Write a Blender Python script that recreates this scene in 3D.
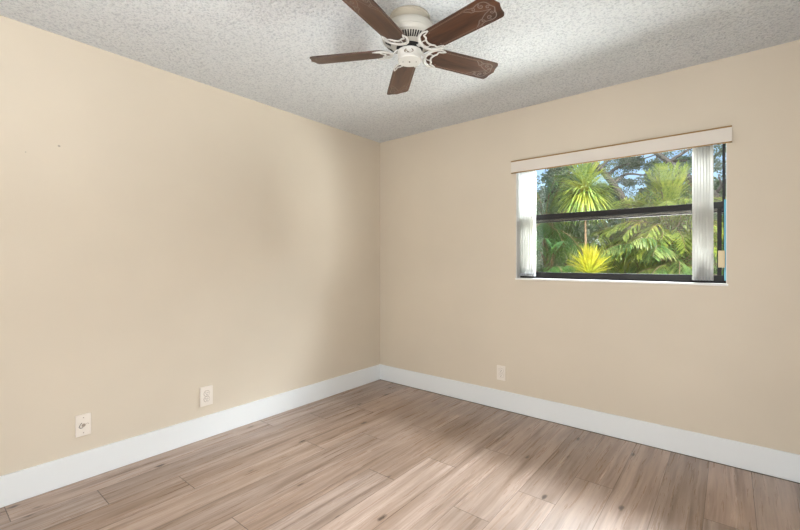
import bpy, bmesh, math, random
from mathutils import Vector, Matrix, noise
random.seed(7)
for o in list(bpy.data.objects): bpy.data.objects.remove(o, do_unlink=True)
SC = bpy.context.scene
COL = SC.collection
PI = math.pi
R = math.radians

# ------------------------------------------------------------ camera
cam = bpy.data.cameras.new('camera'); cam.sensor_width = 36; cam.sensor_fit = 'HORIZONTAL'
cam.lens = 405.8 / 800 * 36; cam.shift_y = -4.2 / 800; cam.clip_start = .02; cam.clip_end = 300
co = bpy.data.objects.new('camera', cam); COL.objects.link(co)
co.location = (2.807, -3.124, 1.222); co.rotation_euler = (R(90), 0, math.atan2(.6309, .7758))
SC.camera = co
# ------------------------------------------------------------ view, sky, lights
SC.view_settings.view_transform = 'Standard'; SC.view_settings.look = 'None'
SC.view_settings.gamma = 1; SC.view_settings.use_curve_mapping = False
SC.view_settings.exposure = 0.11
W = bpy.data.worlds.new('world'); SC.world = W; W.use_nodes = True
nt = W.node_tree; bg = nt.nodes['Background']
sky = nt.nodes.new('ShaderNodeTexSky'); sky.sky_type = 'NISHITA'; sky.sun_disc = False
sky.sun_elevation = R(50); sky.sun_rotation = R(160); sky.dust_density = 1.5; sky.ozone_density = 2.0
nt.links.new(sky.outputs[0], bg.inputs[0]); bg.inputs[1].default_value = 0.20
sl = bpy.data.lights.new('sun', 'SUN'); sl.energy = 4.6; sl.angle = R(.6); sl.color = (1, .95, .86)
so = bpy.data.objects.new('sun', sl); COL.objects.link(so); so.location = (6, -12, 14)
so.rotation_euler = Vector((-.85, .42, -.95)).to_track_quat('-Z', 'Y').to_euler()

def area(name, loc, target, sx, sy, power, color):
    l = bpy.data.lights.new(name, 'AREA'); l.shape = 'RECTANGLE'; l.size = sx; l.size_y = sy
    l.energy = power; l.color = color
    o = bpy.data.objects.new(name, l); COL.objects.link(o); o.location = loc
    o.rotation_euler = (Vector(target) - Vector(loc)).to_track_quat('-Z', 'Y').to_euler()
    return o
area('sky_daylight', (3.2, 1.9, 3.05), (2.6, 0, 1.15), 4.4, .9, 560, (.84, .92, 1))        # open sky above the trees
area('high_sky_daylight', (2.8, 1.62, 3.22), (2.4, 0, 1.15), 3.6, .3, 430, (.90, .94, 1))        # brighter strip of sky high over the trees
area('sunlit_ground', (3.6, 2.0, .0), (3.0, 0, 1.6), 4.5, .8, 480, (.97, .98, .96))      # light thrown up from below
area('side_fill', (7.6, 1.55, 1.0), (2.2, 0, 1.55), 2.0, 1.7, 620, (.96, .97, .98))       # added fill lamp outside to the right, for the left-wall glow
area('ceiling_bounce_fill', (2.1, -3.45, 1.50), (2.1, -3.45, 2.44), 1.4, .6, 40, (.92, .96, 1))                  # added unseen fill behind the camera, bounced off the ceiling
area('rear_fill', (2.86, -3.88, 1.0), (1.4, -.4, 1.7), .42, 1.8, 60, (.92, .96, 1))                  # added fill lamp in the rear corner, no doorway there

# ------------------------------------------------------------ materials
def mat(name, col=(.8, .8, .8), rough=.6, metal=0, spec=.5):
    m = bpy.data.materials.new(name); m.use_nodes = True
    b = m.node_tree.nodes['Principled BSDF']
    b.inputs['Base Color'].default_value = (*col, 1); b.inputs['Roughness'].default_value = rough
    b.inputs['Metallic'].default_value = metal; b.inputs['Specular IOR Level'].default_value = spec
    return m
class N:
    """small node-graph helper"""
    def __init__(s, m): s.t = m.node_tree; s.b = s.t.nodes.get('Principled BSDF')
    def n(s, typ, **k):
        x = s.t.nodes.new(typ)
        for a, v in k.items(): setattr(x, a, v)
        return x
    def put(s, sock, v):
        if isinstance(v, bpy.types.NodeSocket): s.t.links.new(v, sock)
        else: sock.default_value = v
    def m(s, op, a, b=0.0, c=0.0):
        x = s.n('ShaderNodeMath', operation=op); s.put(x.inputs[0], a); s.put(x.inputs[1], b); s.put(x.inputs[2], c); return x.outputs[0]
    def xyz(s, a, b, c):
        x = s.n('ShaderNodeCombineXYZ')
        for i, v in enumerate((a, b, c)): s.put(x.inputs[i], v)
        return x.outputs[0]
    def sep(s, v):
        x = s.n('ShaderNodeSeparateXYZ'); s.put(x.inputs[0], v); return x.outputs
    def coord(s, k='Object'): return s.n('ShaderNodeTexCoord').outputs[k]
    def noise(s, v, scale, detail=3, rough=.5):
        x = s.n('ShaderNodeTexNoise'); s.put(x.inputs['Vector'], v); x.inputs['Scale'].default_value = scale
        x.inputs['Detail'].default_value = detail; x.inputs['Roughness'].default_value = rough; return x.outputs['Fac']
    def mapr(s, v, a, b, c, d):
        x = s.n('ShaderNodeMapRange'); s.put(x.inputs[0], v)
        for i, q in enumerate((a, b, c, d)): x.inputs[i + 1].default_value = q
        return x.outputs[0]
    def mix(s, f, a, b, blend='MIX'):
        x = s.n('ShaderNodeMix', data_type='RGBA', blend_type=blend); s.put(x.inputs[0], f)
        for i, q in ((6, a), (7, b)):
            s.put(x.inputs[i], (*q, 1) if isinstance(q, tuple) else q)
        return x.outputs[2]
    def bump(s, h, strength, dist):
        x = s.n('ShaderNodeBump'); s.put(x.inputs['Height'], h); x.inputs['Strength'].default_value = strength
        x.inputs['Distance'].default_value = dist; s.t.links.new(x.outputs[0], s.b.inputs['Normal'])

# painted wall, light orange-peel
def wall_mat(name, col, mark=None):
    m = mat(name, col, .55, 0, .35); g = N(m); v = g.coord()
    big = g.noise(v, 1.3, 3); fine = g.noise(v, 160, 3, .6)
    c = g.mix(g.mapr(big, .3, .7, 0, 1), tuple(x * .97 for x in col), tuple(min(1, x * 1.03) for x in col))
    if mark:                                   # small scuffs on the paint
        for (mx, my, mz, rr) in mark:
            d = g.n('ShaderNodeVectorMath', operation='DISTANCE'); g.put(d.inputs[0], v); d.inputs[1].default_value = (mx, my, mz)
            dd = g.m('ADD', d.outputs['Value'], g.m('MULTIPLY', g.noise(v, 120, 2), rr * .8))
            c = g.mix(g.m('LESS_THAN', dd, rr), c, tuple(x * .6 for x in col))
    g.put(g.b.inputs['Base Color'], c); g.bump(fine, .12, .002); return m
WALL = (.670, .596, .490)
M = {}
M['wall'] = wall_mat('wall_paint', WALL, [(0, -2.586, 1.841, .010), (0, -2.72, 1.78, .005), (0, -.42, 1.05, .004)])
M['wall2'] = wall_mat('wall_paint_plain', WALL)
# popcorn ceiling
m = mat('popcorn_ceiling', (.80, .81, .82), .9, 0, .1); g = N(m); v = g.coord()
vo = g.n('ShaderNodeTexVoronoi', feature='SMOOTH_F1'); g.put(vo.inputs['Vector'], v); vo.inputs['Scale'].default_value = 62
n1 = g.noise(v, 92, 3, .65)
h = g.m('ADD', g.m('MULTIPLY', g.m('SUBTRACT', 1.0, vo.outputs['Distance']), .6), g.m('MULTIPLY', n1, 1.3))
g.put(g.b.inputs['Base Color'], g.mix(g.mapr(n1, .34, .52, 0, 1), (.70, .73, .765), (.95, .975, .99)))
g.bump(h, 1.0, .020); M['ceiling'] = m
M['white'] = mat('baseboard_paint', (.80, .83, .85), .35)
M['reveal'] = mat('white_reveal_paint', (.85, .84, .82), .5)
M['black'] = mat('bronze_black_aluminium', (.012, .011, .011), .5, 0, .3)
M['darkgap'] = mat('dark_gap', (.01, .01, .01), .8)
M['grey'] = mat('grey_seal', (.09, .08, .07), .5)
M['cyan'] = mat('sky_glimpse_blue', (.10, .42, .60), .3)  # flat blue standing in for sky glimpsed beside the frame
M['beige'] = mat('beige_plastic', (.62, .50, .30), .45)
M['plate'] = mat('almond_plastic', (.84, .78, .71), .35)
M['slot'] = mat('socket_slot', (.06, .05, .045), .6)
M['plateline'] = mat('socket_shadow_line', (.40, .33, .27), .5)
M['cable'] = mat('grey_cable', (.13, .12, .11), .5)
M['valance'] = mat('valance_vinyl', (.72, .67, .61), .5)
M['gold'] = mat('gold_edge', (.30, .17, .04), .5, 0)
M['fan'] = mat('antique_white_enamel', (.52, .50, .45), .38)
M['canopy'] = mat('aged_cream_enamel', (.42, .38, .31), .42)
M['fanlight'] = mat('white_enamel', (.60, .59, .56), .35)
M['brass'] = mat('aged_brass', (.16, .12, .08), .5, .3)
M['scroll'] = mat('silver_scroll_inlay', (.17, .13, .11), .4, 0)
M['pin'] = mat('pinstripe_inlay', (.19, .13, .10), .4, 0)
# vanes: thin translucent vinyl
m = bpy.data.materials.new('vane_vinyl'); m.use_nodes = True; t = m.node_tree; t.nodes.remove(t.nodes['Principled BSDF'])
d = t.nodes.new('ShaderNodeBsdfDiffuse'); d.inputs[0].default_value = (.82, .81, .78, 1)
tr = t.nodes.new('ShaderNodeBsdfTranslucent'); tr.inputs[0].default_value = (.72, .70, .66, 1)
mx = t.nodes.new('ShaderNodeMixShader'); mx.inputs[0].default_value = .5
t.links.new(d.outputs[0], mx.inputs[1]); t.links.new(tr.outputs[0], mx.inputs[2]); t.links.new(mx.outputs[0], t.nodes['Material Output'].inputs[0])
M['vane'] = m
M['weight'] = mat('clear_grey_weight', (.45, .46, .48), .3)
# glass
m = bpy.data.materials.new('window_glass'); m.use_nodes = True; t = m.node_tree; t.nodes.remove(t.nodes['Principled BSDF'])
ta = t.nodes.new('ShaderNodeBsdfTransparent'); ta.inputs[0].default_value = (.96, .98, .97, 1)
gl = t.nodes.new('ShaderNodeBsdfGlossy'); gl.inputs['Roughness'].default_value = .02
fr = t.nodes.new('ShaderNodeFresnel'); ge = t.nodes.new('ShaderNodeNewGeometry'); io = t.nodes.new('ShaderNodeMapRange')      # straight-through pane: same reflectance on both faces
io.inputs[3].default_value = 1.45; io.inputs[4].default_value = 1 / 1.45
t.links.new(ge.outputs['Backfacing'], io.inputs[0]); t.links.new(io.outputs[0], fr.inputs[0]); mx = t.nodes.new('ShaderNodeMixShader')
t.links.new(fr.outputs[0], mx.inputs[0]); t.links.new(ta.outputs[0], mx.inputs[1]); t.links.new(gl.outputs[0], mx.inputs[2])
t.links.new(mx.outputs[0], t.nodes['Material Output'].inputs[0]); M['glass'] = m

# floor planks: width .1935 along x, length 1.41 along y, thirds stagger
m = mat('laminate_planks', (.4, .3, .24), .42, 0, .5); g = N(m); v = g.coord(); X, Y, _ = g.sep(v)[:3]
PW, PL = .1935, 1.41
xr = g.m('DIVIDE', X, PW); row = g.m('FLOOR', xr)
stg = g.m('MULTIPLY', g.m('FLOORED_MODULO', row, 3.0), .335)
yr = g.m('DIVIDE', g.m('SUBTRACT', g.m('ADD', Y, 1.39), stg), PL); colm = g.m('FLOOR', yr)
fx = g.m('FRACT', xr); fy = g.m('FRACT', yr)
wn = g.n('ShaderNodeTexWhiteNoise', noise_dimensions='3D'); g.put(wn.inputs['Vector'], g.xyz(row, colm, 3.0))
hv = wn.outputs['Value']; hc = g.sep(wn.outputs['Color'])
off = g.m('MULTIPLY', hv, 37.0)
wob = g.m('MULTIPLY', g.m('SUBTRACT', g.noise(g.xyz(g.m('MULTIPLY', X, 3.0), g.m('MULTIPLY', Y, 1.3), off), 1.0, 2), .5), .045)
Xw = g.m('ADD', X, wob)
fine = g.noise(g.xyz(g.m('MULTIPLY', Xw, 70.0), g.m('MULTIPLY', Y, 2.6), off), 1.0, 5, .6)
mid = g.noise(g.xyz(g.m('MULTIPLY', Xw, 17.0), g.m('MULTIPLY', Y, .8), off), 1.0, 3, .5)
streak = g.noise(g.xyz(g.m('MULTIPLY', Xw, 24.0), g.m('MULTIPLY', Y, 1.0), g.m('ADD', off, 9.0)), 1.0, 4, .55)
kv = g.n('ShaderNodeTexVoronoi', voronoi_dimensions='3D'); kv.inputs['Scale'].default_value = 1.0
g.put(kv.inputs['Vector'], g.xyz(g.m('MULTIPLY', X, 8.0), g.m('MULTIPLY', Y, 3.2), off))
kd = g.m('ADD', kv.outputs['Distance'], g.m('MULTIPLY', g.noise(g.xyz(g.m('MULTIPLY', X, 60.0), g.m('MULTIPLY', Y, 24.0), 0.0), 1.0, 2), .12))
knot = g.mapr(kd, .11, .18, 1, 0)
halo = g.mapr(kd, .09, .42, 1, 0)
c = g.mix(g.mapr(mid, .36, .66, 0, 1), (.470, .345, .280), (.310, .210, .152))
c = g.mix(g.m('MULTIPLY', g.mapr(streak, .55, .70, 0, 1), .70), c, (.150, .090, .055))
c = g.mix(g.m('MULTIPLY', g.mapr(fine, .45, .70, 0, 1), .45), c, (.190, .122, .086))
c = g.mix(g.m('MULTIPLY', halo, .42), c, (.240, .155, .105))
c = g.mix(g.m('MULTIPLY', knot, .92), c, (.060, .036, .025))
hs = g.n('ShaderNodeHueSaturation'); g.put(hs.inputs['Color'], c); g.put(hs.inputs['Value'], g.mapr(hv, 0, 1, .84, 1.12)); g.put(hs.inputs['Saturation'], g.mapr(hc[1], 0, 1, .88, 1.02))
c = hs.outputs[0]
ex = g.m('MULTIPLY', g.m('MINIMUM', fx, g.m('SUBTRACT', 1.0, fx)), PW)
ey = g.m('MULTIPLY', g.m('MINIMUM', fy, g.m('SUBTRACT', 1.0, fy)), PL)
sx = g.mapr(ex, .0006, .0022, 1, 0); sy = g.mapr(ey, .0010, .0026, 1, 0)
c = g.mix(g.m('MULTIPLY', sx, .80), c, (.09, .055, .04)); c = g.mix(g.m('MULTIPLY', sy, .85), c, (.06, .04, .03))
g.put(g.b.inputs['Base Color'], c)
g.put(g.b.inputs['Roughness'], g.mapr(fine, .3, .7, .24, .36))
g.bump(g.m('SUBTRACT', g.m('MULTIPLY', fine, .15), g.m('MAXIMUM', sx, sy)), .25, .001)
M['floor'] = m
# fan blade wood
m = mat('walnut_blade', (.1, .05, .03), .32); g = N(m); v = g.sep(g.coord())
gr = g.noise(g.xyz(g.m('MULTIPLY', v[0], 7.0), g.m('MULTIPLY', v[1], 90.0), v[2]), 1.0, 5, .6)
gb = g.noise(g.xyz(g.m('MULTIPLY', v[0], 3.0), g.m('MULTIPLY', v[1], 16.0), v[2]), 1.0, 2)
c = g.mix(g.mapr(gr, .3, .7, 0, 1), (.070, .030, .017), (.024, .011, .008)); c = g.mix(g.mapr(gb, .45, .7, 0, .6), c, (.135, .055, .025))
g.put(g.b.inputs['Base Color'], c); M['blade'] = m

def leaf_mat(name, c1, c2, c3, tl=.35, scale=3.0):
    m = bpy.data.materials.new(name); m.use_nodes = True; g = N(m); t = m.node_tree
    v = g.coord(); f = g.noise(v, scale * 9, 2); f2 = g.noise(v, scale, 2)
    c = g.mix(g.mapr(f, .35, .65, 0, 1), c1, c2); c = g.mix(g.mapr(f2, .5, .7, 0, .8), c, c3)
    g.put(g.b.inputs['Base Color'], c); g.b.inputs['Roughness'].default_value = .38
    tn = g.n('ShaderNodeBsdfTranslucent'); g.put(tn.inputs[0], g.mix(.5, c, (.55, .65, .05)))
    mx = g.n('ShaderNodeMixShader'); mx.inputs[0].default_value = tl
    t.links.new(g.b.outputs[0], mx.inputs[1]); t.links.new(tn.outputs[0], mx.inputs[2])
    t.links.new(mx.outputs[0], t.nodes['Material Output'].inputs[0]); return m
M['l_yellow'] = leaf_mat('golden_leaf', (.48, .38, .03), (.30, .28, .02), (.25, .29, .03), .3)
M['l_lime'] = leaf_mat('lime_leaf', (.34, .42, .10), (.09, .19, .05), (.62, .56, .06), .25)
M['l_areca'] = leaf_mat('areca_leaf', (.52, .58, .12), (.16, .28, .05), (.80, .72, .12), .3)
M['l_palm'] = leaf_mat('palm_leaf', (.20, .34, .10), (.035, .10, .030), (.50, .52, .16), .2)
M['l_dark'] = leaf_mat('dark_palm_leaf', (.06, .15, .05), (.03, .085, .035), (.13, .24, .06), .3)
M['l_oak'] = leaf_mat('oak_leaf', (.07, .13, .10), (.16, .22, .17), (.05, .10, .10), .25, 6)
M['l_shrub'] = leaf_mat('shrub_leaf', (.16, .22, .10), (.45, .45, .36), (.04, .08, .04), .25, 8)
def bark_mat(name, a, b):
    m = mat(name, a, .85); g = N(m); v = g.coord(); g.put(g.b.inputs['Base Color'], g.mix(g.mapr(g.noise(v, 12, 4), .35, .65, 0, 1), a, b)); return m
M['bark'] = bark_mat('grey_bark', (.16, .13, .11), (.30, .26, .23)); M['stem'] = bark_mat('tan_stem', (.30, .19, .10), (.20, .13, .08))
M['bark_dark'] = bark_mat('dark_bark', (.060, .050, .045), (.14, .12, .11))
M['grass'] = bark_mat('grass_ground', (.07, .13, .03), (.12, .18, .05))

# ------------------------------------------------------------ mesh helpers
class MB:
    def __init__(s): s.v = []; s.f = []; s.smooth = False
    def box(s, a, b):
        i = len(s.v); (x0, y0, z0), (x1, y1, z1) = a, b
        s.v += [(x0, y0, z0), (x1, y0, z0), (x1, y1, z0), (x0, y1, z0), (x0, y0, z1), (x1, y0, z1), (x1, y1, z1), (x0, y1, z1)]
        s.f += [tuple(i + k for k in q) for q in ((0, 3, 2, 1), (4, 5, 6, 7), (0, 1, 5, 4), (1, 2, 6, 5), (2, 3, 7, 6), (3, 0, 4, 7))]; return s
    def lathe(s, prof, n=48, c=(0, 0, 0)):
        i = len(s.v)
        for r, z in prof:
            for k in range(n):
                a = 2 * PI * k / n; s.v.append((c[0] + r * math.cos(a), c[1] + r * math.sin(a), c[2] + z))
        for j in range(len(prof) - 1):
            for k in range(n):
                k2 = (k + 1) % n; s.f.append((i + j * n + k, i + j * n + k2, i + (j + 1) * n + k2, i + (j + 1) * n + k))
        for j, flip in ((0, True), (len(prof) - 1, False)):
            if prof[j][0] > 1e-5:
                q = [i + j * n + k for k in range(n)]; s.f.append(tuple(q[::-1] if flip else q))
        return s
    def tube(s, path, rad, n=8, flat=1.0, up=(0, 0, 1)):
        P = [Vector(p) for p in path]; i0 = len(s.v); up = Vector(up)
        for i, p in enumerate(P):
            t = (P[min(i + 1, len(P) - 1)] - P[max(i - 1, 0)]); t = t.normalized() if t.length > 1e-9 else Vector((1, 0, 0))
            u = up if abs(t.dot(up)) < .95 else Vector((1, .1, 0)); a = t.cross(u).normalized(); b = a.cross(t)
            r = rad[i] if isinstance(rad, (list, tuple)) else rad
            for k in range(n):
                q = 2 * PI * k / n; s.v.append(tuple(p + a * (r * math.cos(q)) + b * (r * flat * math.sin(q))))
        for i in range(len(P) - 1):
            for k in range(n):
                k2 = (k + 1) % n; s.f.append((i0 + i * n + k, i0 + i * n + k2, i0 + (i + 1) * n + k2, i0 + (i + 1) * n + k))
        s.f.append(tuple(i0 + k for k in range(n))[::-1]); s.f.append(tuple(i0 + (len(P) - 1) * n + k for k in range(n))); return s
    def prism(s, poly, z0, z1):
        i = len(s.v); n = len(poly)
        s.v += [(x, y, z0) for x, y in poly] + [(x, y, z1) for x, y in poly]
        s.f.append(tuple(range(i, i + n))[::-1]); s.f.append(tuple(range(i + n, i + 2 * n)))
        for k in range(n): k2 = (k + 1) % n; s.f.append((i + k, i + k2, i + n + k2, i + n + k))
        return s
    def xf(s, mtx, start=0):
        s.v[start:] = [tuple(mtx @ Vector(p)) for p in s.v[start:]]; return s
    def build(s, name, m, parent=None, smooth=False, bevel=0, **tags):
        me = bpy.data.meshes.new(name); me.from_pydata(s.v, [], s.f); me.materials.append(m)
        if smooth: me.shade_smooth()
        me.update(); o = bpy.data.objects.new(name, me); COL.objects.link(o); o.parent = parent
        if smooth == 'auto' or bevel:
            pass
        if bevel:
            b = o.modifiers.new('bevel', 'BEVEL'); b.width = bevel; b.segments = 3; b.limit_method = 'ANGLE'
        for k, v in tags.items(): o[k] = v
        return o
def tag(o, label, cat, group=None):
    o['label'] = label; o['category'] = cat
    if group: o['group'] = group
    return o
def empty(name, loc=(0, 0, 0), rz=0):
    o = bpy.data.objects.new(name, None); COL.objects.link(o); o.location = loc; o.rotation_euler = (0, 0, rz); o.empty_display_size = .1; return o
def copy_tree(o, parent=None):
    c = o.copy(); COL.objects.link(c); c.parent = parent
    for ch in list(o.children): copy_tree(ch, c)
    return c
S = dict(kind='structure')
def smoothstep_auto(o, ang=35):
    me = o.data; bm = bmesh.new(); bm.from_mesh(me)
    for f in bm.faces: f.smooth = True
    for e in bm.edges:
        if len(e.link_faces) == 2 and e.calc_face_angle(0) > R(ang): e.smooth = False
    bm.to_mesh(me); bm.free(); return o

# ------------------------------------------------------------ room shell
XR, YF, H = 3.132, -3.95, 2.44
T = .15
WX0, WX1, WZ0, WZ1 = 1.470, 2.793, 1.080, 2.015
MB().box((-T, YF - T, -.2), (XR + T, T, 0)).build('floor', M['floor'], **S)
MB().box((-T, YF - T, H), (XR + T, T, H + .15)).build('ceiling', M['ceiling'], **S)
MB().box((-T, YF - T, 0), (0, T, H)).build('wall_left', M['wall'], **S)
MB().box((XR, YF - T, 0), (XR + T, T, H)).build('wall_right', M['wall2'], **S)
w = MB().box((0, 0, 0), (WX0, T, H)).box((WX1, 0, 0), (XR, T, H)).box((WX0, 0, 0), (WX1, T, WZ0)).box((WX0, 0, WZ1), (WX1, T, H))
w.build('wall_back', M['wall2'], **S)
w = MB().box((0, YF - T, 0), (XR, YF, H))
w.build('wall_front', M['wall2'], **S)
BH, BT = .155, .014
def base(name, a, b):
    MB().box(a, b).build(name, M['white'], bevel=.003, **S)
base('baseboard_left', (0, YF, 0.0012), (BT, 0, BH))
base('baseboard_back', (BT, -BT, 0.0025), (XR - BT, 0, BH))
base('baseboard_right', (XR - BT, YF, 0.0012), (XR, 0, BH))
MB().box((BT, -BT - .0035, 0.0), (XR - BT, -BT + .002, .0022)).build('trim_1', M['slot'], **S)     # thin dark strip along the foot of the back baseboard

# ------------------------------------------------------------ window
win = empty('window_1', ((WX0 + WX1) / 2, T / 2, WZ0)); win['kind'] = 'structure'
def wpart(mb, name, m, par=None, bevel=.0015):
    par = par or win
    off = Vector(win.location)
    mb.v = [tuple(Vector(p) - off) for p in mb.v]
    return mb.build(name, m, par, bevel=bevel)
GY = .095
r = MB().box((WX0, .002, WZ0), (WX0 + .004, GY - .02, WZ1)).box((WX1 - .004, .002, WZ0), (WX1, GY - .02, WZ1)).box((WX0, .002, WZ1 - .004), (WX1, GY - .02, WZ1))
wpart(r, 'reveal', M['reveal'], bevel=0)
wpart(MB().box((WX0 - .004, -.007, WZ0 - .010), (WX1 + .006, GY - .02, WZ0 + .004)), 'sill', M['reveal'], bevel=.003)
# outer frame
f = MB().box((WX0, GY - .02, WZ0), (WX0 + .012, GY + .045, WZ1)).box((WX1 - .018, GY - .02, WZ0), (WX1 - .009, GY + .045, WZ1))
f.box((WX0, GY - .02, WZ1 - .018), (WX1, GY + .045, WZ1)).box((WX0, GY - .0, WZ0), (WX1, GY + .045, WZ0 + .026))
wpart(f, 'window_frame', M['black'])
wpart(MB().box((WX1 - .014, GY - .022, WZ0 + .02), (WX1 - .001, GY + .03, 1.60)), 'sky_glimpse_strip', M['cyan'])['label'] = 'blue strip standing in for sky seen past the right jamb'  # added strip, its blue imitates the sky showing past the frame
SX0, SX1 = WX0 + .012, WX1 - .018
f = MB().box((SX0, GY - .015, WZ0 + .010), (SX1, GY + .012, 1.132)).box((SX0, GY - .015, 1.548), (SX1, GY + .012, 1.588))
f.box((SX0, GY - .015, 1.132), (SX0 + .022, GY + .012, 1.548)).box((SX1 - .030, GY - .015, 1.132), (SX1 - .008, GY + .012, 1.548))
ls = wpart(f, 'lower_sash', M['black'])
f = MB().box((SX0, GY + .016, 1.526), (SX1, GY + .040, 1.575)).box((SX0, GY + .016, WZ1 - .034), (SX1, GY + .040, WZ1 - .018))
f.box((SX0, GY + .016, 1.575), (SX0 + .02, GY + .040, WZ1 - .034)).box((SX1 - .005, GY + .016, 1.575), (SX1, GY + .040, WZ1 - .034))
us = wpart(f, 'upper_sash', M['black'])
wpart(MB().box((SX0, GY + .010, 1.536), (SX1, GY + .0155, 1.545)), 'weather_strip', M['grey'], ls, 0)
wpart(MB().box((SX0 + .022, GY - .003, 1.132), (SX1 - .016, GY + .001, 1.548)), 'pane', M['glass'], ls, 0)
wpart(MB().box((SX0 + .02, GY + .026, 1.575), (SX1 - .005, GY + .030, WZ1 - .034)), 'pane', M['glass'], us, 0)
s = MB().box((2.750, GY - .041, 1.180), (2.783, GY - .0205, 1.285)).build('window_sensor', M['beige'], bevel=.003)
tag(s, 'small beige rectangular plastic sensor block fixed low on the right window frame', 'sensor')

# ------------------------------------------------------------ valance
va = tag(empty('valance', (2.133, 0, 1.923)), 'long off-white window valance with thin gold edges above the window', 'valance')
vx0, vx1, vz0, vz1, vy = 1.450 - 2.133, 2.816 - 2.133, 0, .087, -.05
MB().box((vx0, vy, vz0), (vx1, vy + .006, vz1)).box((vx0, vy + .006, vz0), (vx0 + .005, -.0012, vz1)).box((vx1 - .005, vy + .006, vz0), (vx1, -.0012, vz1)).build('face_panel', M['valance'], va, bevel=.001)
MB().box((vx0, vy + .006, vz1 - .006), (vx1, -.0012, vz1)).build('top_board', M['valance'], va)
MB().box((vx0, vy - .003, vz1 - .002), (vx1, vy + .004, vz1 + .006)).build('gold_edge', M['gold'], va, label='thin gold top edge')
MB().box((vx0, vy - .003, vz0 - .006), (vx1, vy + .004, vz0 + .001)).build('gold_edge', M['gold'], va, label='thin gold bottom edge')

# ------------------------------------------------------------ vertical blind
bl = tag(empty('vertical_blind', (2.133, .035, 1.10)), 'off-white vertical blind drawn open, its vanes stacked at both sides of window', 'blind')
VT = 1.945 - 1.10
MB().box((-.655, -.022, VT), (.655, .022, VT + .032)).build('headrail', M['valance'], bl, bevel=.003)
def vane_mesh(wd=.089, n=8, sag=.006):
    mb = MB()
    for z in (.004, VT - .008):
        for k in range(n + 1):
            u = k / n - .5; mb.v.append((u * wd, sag * (1 - 4 * u * u), z))
    for k in range(n): mb.f.append((k, k + 1, n + 2 + k, n + 1 + k))
    return mb
def make_vane(x, ang):
    v = vane_mesh().build('vane', M['vane'], bl, smooth=True)
    so_ = v.modifiers.new('thick', 'SOLIDIFY'); so_.thickness = .0008
    v.location = (x, 0, 0); v.rotation_euler = (0, 0, ang)
    MB().box((-.038, -.001, -.0), (.038, .0045, .022)).build('bottom_weight', M['weight'], v)
    MB().box((-.008, -.004, VT - .012), (.008, .008, VT + .001)).build('carrier_clip', M['weight'], v)
    return v
for k in range(7): make_vane(1.500 - 2.133 + k * .0185, R(90 + 8))
for k in range(7): make_vane(2.630 - 2.133 + k * .0150, R(90 + 12))
tube = MB().tube([(-.56, .0, .006), (-.52, .0, .004)], .001, 6)
# ------------------------------------------------------------ wall plates
def rr(w, h, r, n=5):
    p = []
    for cx, cy, a0 in ((w / 2 - r, h / 2 - r, 0), (-w / 2 + r, h / 2 - r, 90), (-w / 2 + r, -h / 2 + r, 180), (w / 2 - r, -h / 2 + r, 270)):
        for k in range(n + 1): a = R(a0 + 90 * k / n); p.append((cx + r * math.cos(a), cy + r * math.sin(a)))
    return p
def duplex(name, label, loc, w, h, side, depth=.006, decor=False):
    """plate built in local x (across), y (up), z (out of the wall)"""
    t = empty(name, loc)
    t.rotation_euler = (R(90), 0, 0) if side == 'back' else (R(90), 0, R(90))
    tag(t, label, 'outlet')
    MB().prism(rr(w, h, .004), 0.0006, depth).build('cover_plate', M['plate'], t, bevel=.0015)
    for sy in (-.0195, .0195):
        MB().prism([(x, y + sy) for x, y in (rr(.041, .039, .0185) if decor else rr(.0445, .0385, .015))], depth - .001, depth + .0012).build('socket_rim', M['plateline'], t)
        f = MB().prism([(x, y + sy) for x, y in (rr(.042, .036, .014) if not decor else rr(.037, .035, .017))], depth - .001, depth + .003).build('socket_face', M['plate'], t, bevel=.0008)
        sl_ = MB()
        for sx, hh in ((-.0068, .009), (.0068, .0075)): sl_.box((sx - .0013, sy - hh / 2 + .004, depth + .0025), (sx + .0013, sy + hh / 2 + .004, depth + .0034))
        sl_.prism([(.0028 * math.cos(a * PI / 6), sy - .008 + .0028 * math.sin(a * PI / 6)) for a in range(12)], depth + .0025, depth + .0034)
        sl_.build('slot', M['slot'], f)
    MB().prism([(.0028 * math.cos(a * PI / 6), .0028 * math.sin(a * PI / 6)) for a in range(12)], depth, depth + .0015).build('screw', M['plateline'], t)
    return t
duplex('wall_outlet', 'almond double power outlet low on the window wall, left of below the window', (1.343, 0, .298), .074, .120, 'back')
o = duplex('wall_outlet', 'almond double power outlet proud of the left wall, nearer the room corner', (0, -1.797, .291), .086, .130, 'left', .014, True)
# plate with a cable stub
t = empty('cable_plate', (0, -2.482, .306)); t.rotation_euler = (R(90), 0, R(90))
tag(t, 'almond cable plate with a short wire stub on the left wall, nearest the viewer', 'wall plate')
MB().prism(rr(.070, .118, .004), .0006, .012).build('cover_plate', M['plate'], t, bevel=.0015)
MB().lathe([(.009, .012), (.009, .014), (.0055, .015), (.0055, .020), (.003, .020)], 20).build('jack', M['plateline'], t)
MB().tube([(-.004, -.010, .018), (-.014, -.012, .020), (-.022, -.006, .018), (-.016, .006, .016), (-.008, .016, .014)], .0017, 8).build('wire_stub', M['cable'], t)
for sy in (-.042, .042): MB().prism([(.003 * math.cos(a * PI / 6), sy + .003 * math.sin(a * PI / 6)) for a in range(12)], .011, .0128).build('screw', M['plateline'], t)
MB().tube([(.008, .004, .015), (.018, .008, .014), (.024, .002, .013)], .0012, 8).build('wire_stub', M['plateline'], t)

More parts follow.
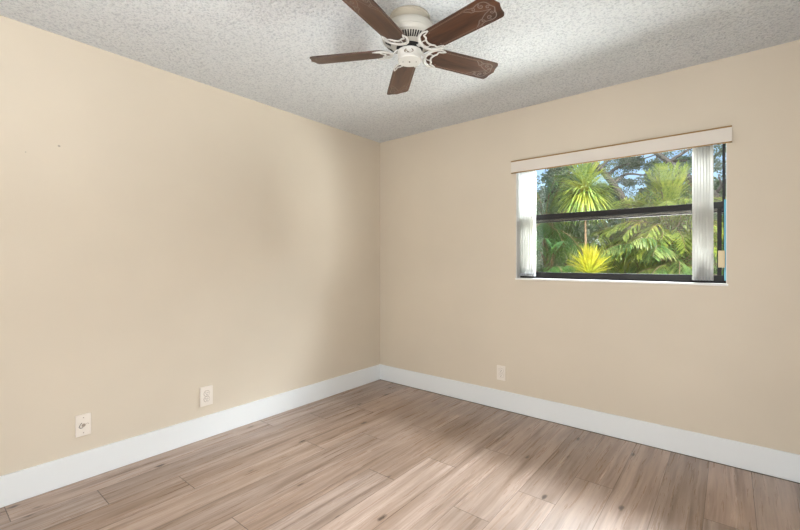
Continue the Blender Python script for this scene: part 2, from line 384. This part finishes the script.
# ------------------------------------------------------------ ceiling fan
FX, FY, ZB = 1.563, -1.518, 2.270
fan = tag(empty('ceiling_fan', (FX, FY, H)), 'antique white hugger ceiling fan with five dark walnut blades', 'ceiling fan')
def fpart(mb, name, m, par=fan, **k):
    o = mb.build(name, m, par, **k); return smoothstep_auto(o) if not k.get('bevel') else o
z = lambda a: a - H
fpart(MB().lathe([(.001, z(2.4395)), (.099, z(2.4395)), (.101, z(2.432)), (.097, z(2.428)), (.096, z(2.405)), (.101, z(2.397)), (.106, z(2.3905)), (.100, z(2.3885))][1:], 64), 'ceiling_canopy', M['canopy'])
housing = fpart(MB().lathe([(.104, z(2.391)), (.118, z(2.386)), (.127, z(2.374)), (.133, z(2.355)), (.137, z(2.342)), (.1352, z(2.3405)), (.1375, z(2.339)), (.138, z(2.331)), (.134, z(2.322)), (.127, z(2.316)), (.088, z(2.292)), (.062, z(2.287))], 96), 'motor_housing', M['fan'])
# vent slots of the sloping underside, in five groups between the blades
for q in range(5):
    for k in range(9):
        a = .4421 + math.atan2(.6309, .7758) + (q + .5) * 2 * PI / 5 + (k - 4) * R(6.0); st = 0; sm = MB()
        sm.box((-.016, -.0034, -.0012), (.016, .0034, .0010))
        sm.xf(Matrix.Rotation(a, 4, 'Z') @ Matrix.Translation((.108, 0, z(2.3040))) @ Matrix.Rotation(-math.atan2(.024, .039), 4, 'Y'), st)
        sm.build('vent_slot', M['darkgap'], housing)
fpart(MB().lathe([(.066, z(2.300)), (.066, z(2.280)), (.030, z(2.280))], 48), 'rotor_gap', M['darkgap'])
fpart(MB().lathe([(.056, z(2.286)), (.056, z(2.268)), (.030, z(2.268))], 48), 'flywheel', M['darkgap'])
# switch housing below the blades
fpart(MB().lathe([(.050, z(2.272)), (.060, z(2.268)), (.0605, z(2.262)), (.058, z(2.256)), (.0575, z(2.232)), (.0595, z(2.226)), (.057, z(2.219)), (.001, z(2.2175))], 64), 'switch_housing', M['fanlight'])
PH = math.atan2(.6309, .7758)
for rad_, aa in ((0, 0), (.033, PH), (.033, PH + PI)):
    MB().lathe([(.0042 if rad_ == 0 else .0020, 0), (.0042 if rad_ == 0 else .002, -.003), (.0005, -.004)], 12, (rad_ * math.cos(aa), rad_ * math.sin(aa), z(2.219))).build('cap_screw', M['slot'], fan)
# oval filigree emblem on the housing side facing the camera
def ring_pts(rx, ry, n=20): return [(rx * math.cos(2 * PI * k / n), ry * math.sin(2 * PI * k / n)) for k in range(n)]
ea = PH - PI / 2 - .10
em = MB(); 
for k, (px, py) in enumerate(ring_pts(.024, .0115)): em.v.append((.0585, px, py))
for k, (px, py) in enumerate(ring_pts(.024, .0115)): em.v.append((.050, px, py))
em.f.append(tuple(range(20))); em.f += [(k, (k + 1) % 20, 20 + (k + 1) % 20, 20 + k) for k in range(20)]
def wrap(p):                                   # bend onto the round housing
    r_, a_ = p[0], p[1] / .058; return (r_ * math.cos(a_ + ea), r_ * math.sin(a_ + ea), p[2] + z(2.247))
em.v = [wrap(p) for p in em.v]; emo = em.build('side_emblem', M['brass'], fan, label='dark oval filigree emblem')
em = MB()
for q in range(5):
    c0 = (-.013 + .0065 * q)
    em.tube([wrap((.0592, c0 + .0033 * math.cos(2 * PI * k / 8 + q), .0045 * math.sin(2 * PI * k / 8 + q))) for k in range(8)], .0007, 5)
em.build('filigree', M['fan'], emo)

W1, W2, RT, PIT = .064, .0695, .518, .218
root_x = .098
def bezier_pts(pts, n=10):                      # catmull-rom
    P = [Vector(p) for p in pts]; P = [P[0] * 2 - P[1]] + P + [P[-1] * 2 - P[-2]]; out = []
    for i in range(1, len(P) - 2):
        for k in range(n):
            t_ = k / n; a, b, c_, d_ = P[i - 1:i + 3]
            out.append(.5 * ((2 * b) + (c_ - a) * t_ + (2 * a - 5 * b + 4 * c_ - d_) * t_ ** 2 + (3 * b - a - 3 * c_ + d_) * t_ ** 3))
    out.append(P[-2]); return out
def wat(x): return W1 + (W2 - W1) * (x - .17) / (RT - .17)
half = [(root_x, 0), (root_x + .004, .022), (.118, .042), (.145, wat(.145) - .004), (.165, wat(.165)), (.30, wat(.30)), (.455, wat(.455)), (.494, wat(.494) - .001), (.503, .064), (.510, .052), (.511, .034), (.515, .017), (.522, 0)]
outline = half + [(x, -y) for x, y in half[-2:0:-1]]
def spiral(cx, cy, r0, a0, turns, sgn, n=18):
    return [(cx + r0 * (1 - .85 * k / n) * math.cos(a0 + sgn * turns * 2 * PI * k / n), cy + r0 * (1 - .85 * k / n) * math.sin(a0 + sgn * turns * 2 * PI * k / n)) for k in range(n + 1)]
def flat_strip(mb, pts, wd, zz):
    """printed line: thin raised band on the underside"""
    mb.tube([(p[0], p[1], zz) for p in pts], wd, 6, flat=.25)
ZL = -.0034
blade0 = None
def blade_unit():
    """empty-free: blade mesh is the part; iron, inlays are its sub-parts. local x outward, y across"""
    b = MB().prism(outline, -.003, .003).build('blade', M['blade'], fan, bevel=.0012)
    pin = MB()
    for sgn in (1, -1):
        for d_ in (.010, .0145):
            flat_strip(pin, [(x, sgn * (wat(x) - d_)) for x in (.175, .25, .33, .40)], .0009, ZL)
        flat_strip(pin, spiral(.172, sgn * (wat(.17) - .020), .006, sgn * PI / 2, 1.0, sgn), .0012, ZL)
    pin.build('pinstripe', M['pin'], b)
    sc = MB()
    for sgn in (1, -1):
        Y_ = lambda v: sgn * v
        flat_strip(sc, bezier_pts([(.395, Y_(.054)), (.42, Y_(.046)), (.445, Y_(.052)), (.468, Y_(.050)), (.482, Y_(.038)), (.488, Y_(.018)), (.497, 0)], 6), .0022, ZL)
        flat_strip(sc, spiral(.415, Y_(.038), .010, sgn * PI / 2, 1.1, -sgn), .0020, ZL)
        flat_strip(sc, spiral(.452, Y_(.034), .013, sgn * PI / 2, 1.2, sgn), .0022, ZL)
        flat_strip(sc, spiral(.474, Y_(.016), .010, 0, 1.1, sgn), .0020, ZL)
        flat_strip(sc, bezier_pts([(.375, Y_(.050)), (.392, Y_(.040)), (.402, Y_(.028)), (.418, Y_(.026))], 5), .0020, ZL)
        flat_strip(sc, bezier_pts([(.418, Y_(.026)), (.436, Y_(.014)), (.455, Y_(.006)), (.480, 0)], 5), .0018, ZL)
    sc.build('scroll_inlay', M['scroll'], b)
    # cast iron bracket: outer crescent, scalloped inner band, arm to the hub
    ir = MB(); zi = -.0065
    outer = bezier_pts([(.178, .058, zi), (.150, .064, zi), (.118, .054, zi), (.098, .032, zi), (.090, 0, zi), (.098, -.032, zi), (.118, -.054, zi), (.150, -.064, zi), (.178, -.058, zi)], 6)
    n = len(outer); ir.tube(outer, [.0030 + .0052 * math.sin(PI * i / (n - 1)) for i in range(n)], 8, .7)
    inner = bezier_pts([(.176, .057, zi), (.158, .050, zi), (.142, .046, zi), (.140, .032, zi), (.131, .022, zi), (.124, .002, zi), (.131, -.020, zi), (.140, -.030, zi), (.142, -.046, zi), (.158, -.050, zi), (.176, -.057, zi)], 6)
    n = len(inner); ir.tube(inner, [.0026 + .0024 * math.sin(PI * i / (n - 1)) for i in range(n)], 8, .7)
    ir.tube(bezier_pts([(.096, .010, zi), (.108, .020, zi), (.126, .020, zi)], 5), .0030, 6, .7)
    ir.tube(bezier_pts([(.096, -.010, zi), (.108, -.020, zi), (.126, -.018, zi)], 5), .0030, 6, .7)
    ir.build('blade_bracket', M['fanlight'], b, smooth=True)
    # the arm that carries the bracket to the flywheel
    am = MB().tube(bezier_pts([(.050, 0, .010), (.066, 0, .008), (.080, 0, -.002), (.094, 0, zi)], 6), [.012 - .004 * i / 18 for i in range(19)], 10, .45)
    am.build('arm', M['fanlight'], b, smooth=True)
    return b
for k in range(5):
    b = blade_unit() if k == 0 else copy_tree(blade0, fan)
    if k == 0: blade0 = b
    th = .4421 + k * 2 * PI / 5 + PH
    b.location = (0, 0, z(ZB)); b.rotation_mode = 'QUATERNION'
    b.rotation_quaternion = (Matrix.Rotation(th, 4, 'Z') @ Matrix.Rotation(-PIT, 4, 'X')).to_quaternion()

# ------------------------------------------------------------ outdoors
GZ = -3.0
gm = MB(); gm.v = [(-40, .3, GZ), (40, .3, GZ), (40, 70, GZ), (-40, 70, GZ)]; gm.f = [(0, 1, 2, 3)]
gm.build('ground', M['grass'], **S)
lm = MB().box((-T, -.02, GZ), (XR + T, T, -.2001)); lm.build('wall_lower', M['wall2'], **S)

def leaf(mb, base, d, L, w, droop, seg=4, side=None):
    """tapered strap leaf, bending down with length"""
    d = Vector(d).normalized(); p = Vector(base)
    sd = side or (d.cross(Vector((0, 0, 1))) if abs(d.z) < .97 else Vector((1, 0, 0)))
    sd = Vector(sd).normalized(); i = len(mb.v)
    for k in range(seg + 1):
        t_ = k / seg; ww = w * (.55 + 1.6 * t_) * (1 - t_) ** .6 if t_ < 1 else 0
        ww = max(ww, w * .04)
        mb.v += [tuple(p - sd * ww), tuple(p + sd * ww)]
        if k < seg:
            d = (d + Vector((0, 0, -droop / seg))).normalized(); p = p + d * (L / seg)
    for k in range(seg): q = i + 2 * k; mb.f.append((q, q + 1, q + 3, q + 2))
def rosette(name, label, loc, rad, n, mleaf, droop, elev0, ground=GZ, lean=0.0, w=.012, trunk_r=.03):
    t = tag(empty(name, (loc[0], loc[1], ground)), label, 'palm tree'); zc = loc[2] - ground
    mb = MB()
    for k in range(n):
        a = k * 2.39996; e = R(elev0 + (88 - elev0) * ((k + .5) / n) ** .8) + random.uniform(-.12, .12)
        d = (math.cos(a) * math.cos(e), math.sin(a) * math.cos(e), math.sin(e))
        leaf(mb, (d[0] * .02, d[1] * .02, zc + .02 * d[2]), d, rad * random.uniform(.8, 1.15), w, droop * random.uniform(.7, 1.3), 6)
    mb.build('foliage', mleaf, t)
    path = [(lean * (1 - k / 6) ** 1.0, 0, zc * k / 6) for k in range(7)]
    MB().tube(path, [trunk_r * 1.5, trunk_r * 1.2, trunk_r, trunk_r, trunk_r, trunk_r, trunk_r * .8], 10).build('trunk', M['stem'], t, smooth=True)
    return t
rosette('strap_leaf_palm', 'slender palm with a rounded lime-yellow crown, seen in the upper pane', (1.08, 3.5, 2.26), .56, 480, M['l_lime'], 1.3, -35, lean=.06, w=.0095, trunk_r=.016)
rosette('strap_leaf_palm', 'golden-yellow spiky palm crown low in the lower pane', (1.262, 3.05, 1.0), .42, 340, M['l_yellow'], .6, -15, w=.0085, trunk_r=.03)

def frond_mesh(L, elev, droop, n=38, ll=.42, hang=.5, fwd=.75):
    """feather frond running along +x"""
    lf = MB(); p = Vector((0, 0, 0)); d = Vector((math.cos(elev), 0, math.sin(elev))); pts = [p.copy()]; dirs = [d.copy()]
    for k in range(n):
        d = (d + Vector((0, 0, -droop / n))).normalized(); p = p + d * (L / n); pts.append(p.copy()); dirs.append(d.copy())
    for k in range(4, n + 1):
        t_ = k / n; l_ = ll * (math.sin(PI * min(1, .18 + .75 * t_)) ** .6)
        for sg in (1, -1):
            sidev = Vector((0, sg, 0)); up = dirs[k].cross(Vector((0, 1, 0))) * -1
            dd = sidev * 1.0 + dirs[k] * fwd + up * random.uniform(-.3, .9)
            leaf(lf, pts[k], dd, l_ * random.uniform(.85, 1.1), .0115, hang * random.uniform(.6, 1.4), 4)
    rc = MB().tube(pts[::3] + [pts[-1]], [.012 * (1 - .85 * i / (len(pts[::3]))) for i in range(len(pts[::3]) + 1)], 5)
    return lf, rc
def palm(label, loc, L, nf, mleaf, elev=(20, 75), seed=1, az=None, trunk_r=.09, ll=.42, hang=.9, fwd=.75):
    random.seed(seed)
    t = tag(empty('feather_palm', (loc[0], loc[1], GZ)), label, 'palm tree'); zc = loc[2] - GZ
    MB().tube([(0, 0, zc * k / 8) for k in range(9)], [trunk_r * (1.4 if k == 0 else 1) for k in range(9)], 12).build('trunk', M['bark'], t, smooth=True)
    protos = []
    for q in range(4):
        e = R(elev[0] + (elev[1] - elev[0]) * q / 3)
        lf, rc = frond_mesh(L, e, 1.5 + .2 * q, ll=ll, hang=hang, fwd=fwd)
        f = lf.build('frond', mleaf, t); rc.build('midrib', M['stem'], f); protos.append(f)
    for k in range(nf):
        f = protos[k % 4] if k < 4 else copy_tree(protos[k % 4], t)
        a = k * 2.39996 + seed if az is None else R(random.uniform(*az))
        f.location = (0, 0, zc); f.rotation_euler = (random.uniform(-.15, .15), random.uniform(-.12, .12), a)
    return t
palm('tall feather palm with yellow-green arching fronds high at the right of the view', (1.95, 5.3, 1.70), 1.15, 60, M['l_areca'], (20, 88), 3, ll=.32, hang=.1, fwd=1.5)
palm('lime feather palm half hidden behind the tall one, nearer the slender palm', (1.50, 5.9, 1.45), 1.05, 44, M['l_areca'], (15, 85), 41, ll=.30, hang=.15, fwd=1.4)
palm('bright green feather palm just right of the slender palm', (1.05, 6.0, 1.15), 1.7, 30, M['l_palm'], (10, 80), 5, ll=.4)
palm('green feather palm with hanging fronds at the lower right of the window', (2.1, 5.0, 1.0), 1.5, 36, M['l_palm'], (10, 85), 11, ll=.34, hang=1.0)
palm('dark green feather palm at the left edge of the window view', (.0, 4.9, 1.85), 1.4, 28, M['l_dark'], (5, 80), 8, ll=.36)
palm('small dark feather palm at the lower left corner of the window view', (.45, 3.8, .85), 1.1, 24, M['l_dark'], (5, 75), 13, trunk_r=.05, ll=.30)
palm('feather palm far behind, deep green and half hidden by nearer fronds', (2.6, 7.8, 1.6), 2.2, 28, M['l_palm'], (0, 80), 17, ll=.5)

def leafcloud(mb, c, rx, ry, rz, n, size):
    for _ in range(n):
        while True:
            p = Vector([random.uniform(-1, 1) for _ in range(3)])
            if p.length <= 1: break
        q = Vector(c) + Vector((p.x * rx, p.y * ry, p.z * rz))
        a = Vector([random.gauss(0, 1) for _ in range(3)]).normalized(); b = a.cross(Vector([random.gauss(0, 1) for _ in range(3)])).normalized()
        s_ = size * random.uniform(.6, 1.3); i = len(mb.v)
        mb.v += [tuple(q - a * s_), tuple(q + b * s_ * .45), tuple(q + a * s_), tuple(q - b * s_ * .45)]; mb.f.append((i, i + 1, i + 2, i + 3))
def oak(label, limb, rad, clouds, seed, size=.030, dens=1.0, m='l_oak', bark='bark_dark'):
    random.seed(seed); b0 = Vector(limb[0])
    t = tag(empty('oak_tree', limb[0]), label, 'tree')
    pts = bezier_pts([Vector(p) - b0 for p in limb], 5); n = len(pts)
    tk = MB().tube(pts, [rad * (1.3 - .95 * i / n) for i in range(n)], 10)
    tk.build('trunk', M[bark], t, smooth=True)
    fo = MB(); br = MB()
    for (cx, cy, cz, r_) in clouds:
        c = Vector((cx, cy, cz)) - b0
        for _ in range(int(9 * r_ / .8)):
            o_ = Vector([random.uniform(-1, 1) for _ in range(3)]) * r_
            leafcloud(fo, c + o_, r_ * .42, r_ * .42, r_ * .26, int(340 * dens), size)
        near = min(pts, key=lambda p: (p - c).length); midp = (near + c) / 2 + Vector((random.uniform(-.2, .2), 0, random.uniform(-.1, .3)))
        bp = bezier_pts([near, midp, c, c + (c - midp) * .8], 4)
        br.tube(bp, [rad * .38 * (1.05 - i / len(bp)) for i in range(len(bp))], 6)
    br.build('branches', M[bark], t, smooth=True); fo.build('foliage', M[m], t)
    return t
oak('leaning oak whose dark limb slants behind the slender palm', [(1.0, 9, GZ), (.82, 9, .9), (.66, 9, 1.9), (.70, 9, 2.62), (.03, 9, 3.77), (-1.0, 9, 4.9)], .13,
    [(-1.6, 9.5, 4.3, .8), (-.9, 9.2, 3.5, .6), (.2, 9.6, 4.6, .8), (1.0, 9.4, 4.5, .7), (-.4, 10, 5.1, .8), (.9, 9.8, 3.6, .5), (-1.4, 9.8, 3.0, .6), (.3, 9.9, 3.3, .45), (-.6, 10.4, 2.8, .7), (-2.2, 10, 2.6, .7), (-.2, 10.6, 4.2, .8), (.9, 10.5, 4.2, .8)], 21)
oak('oak with a bare dark limb high at the right of the window view', [(3.4, 9.6, GZ), (2.8, 9.3, 2.0), (2.05, 9, 3.19), (1.474, 9, 3.84), (.5, 9, 4.9)], .11,
    [(2.3, 9.8, 4.3, .8), (1.3, 9.6, 4.9, .7), (3.0, 9.5, 4.0, .8), (1.7, 10, 3.5, .5), (2.6, 10, 3.3, .6), (3.4, 9, 3.3, .6), (1.2, 10.4, 3.9, .7), (2.0, 10.6, 4.1, .8), (1.6, 10.5, 3.0, .7), (.8, 10.8, 3.0, .6)], 22)
oak('hazy oak far back filling the horizon at the left', [(-4.0, 16, GZ), (-3.7, 16, 0), (-3.6, 16, 3.0), (-3.4, 16, 5)], .22,
    [(-4.8, 16, 3.6, 1.4), (-3.4, 16, 2.4, 1.4), (-2.0, 16.3, 3.2, 1.3), (-3.4, 16, 4.6, 1.2), (-1.2, 16, 1.6, 1.4), (-3.8, 15.5, .8, 1.4)], 23, .11, 1.0)
oak('hazy oak far back filling the horizon at the right', [(1.4, 17, GZ), (1.3, 17, 0), (1.3, 17, 3.0), (1.2, 17, 4.6)], .22,
    [(.2, 17, 2.8, 1.4), (1.8, 17, 2.6, 1.4), (3.2, 17, 3.0, 1.3), (1.0, 17, 4.2, 1.0), (2.3, 16.5, 1.0, 1.4), (.2, 16.5, .9, 1.5), (4.2, 16.5, 2.0, 1.4)], 24, .11, 1.0)
def shrub(label, c, r_, seed, m='l_shrub', size=.05):
    random.seed(seed); t = tag(empty('leafy_shrub', (c[0], c[1], GZ)), label, 'shrub')
    fo = MB(); zc = c[2] - GZ
    for _ in range(26):
        v_ = Vector([random.gauss(0, 1) for _ in range(3)]).normalized() * r_ * random.uniform(.4, 1)
        leafcloud(fo, (v_.x, v_.y, zc + v_.z), r_ * .34, r_ * .34, r_ * .26, 150, size)
    fo.build('foliage', M[m], t)
    st_ = MB()
    for k in range(4):
        a = k * 1.7; st_.tube(bezier_pts([(0, 0, 0), (.1 * math.cos(a), .1 * math.sin(a), zc * .5), (r_ * .4 * math.cos(a), r_ * .4 * math.sin(a), zc)], 4), .03, 6)
    st_.build('stems', M['bark'], t)
shrub('pale grey-green shrub behind the lower left of the window view', (-.45, 7.4, 1.5), 1.1, 31)
shrub('grey-green shrub behind the golden palm crown', (.75, 8.0, 1.0), 1.0, 32)
shrub('dark shrub between the two right-hand palms', (2.6, 8.6, 1.3), 1.2, 33, 'l_oak')
shrub('dark shrub far behind at the left of the window view', (-1.6, 9.5, 1.3), 1.3, 34, 'l_oak', .07)
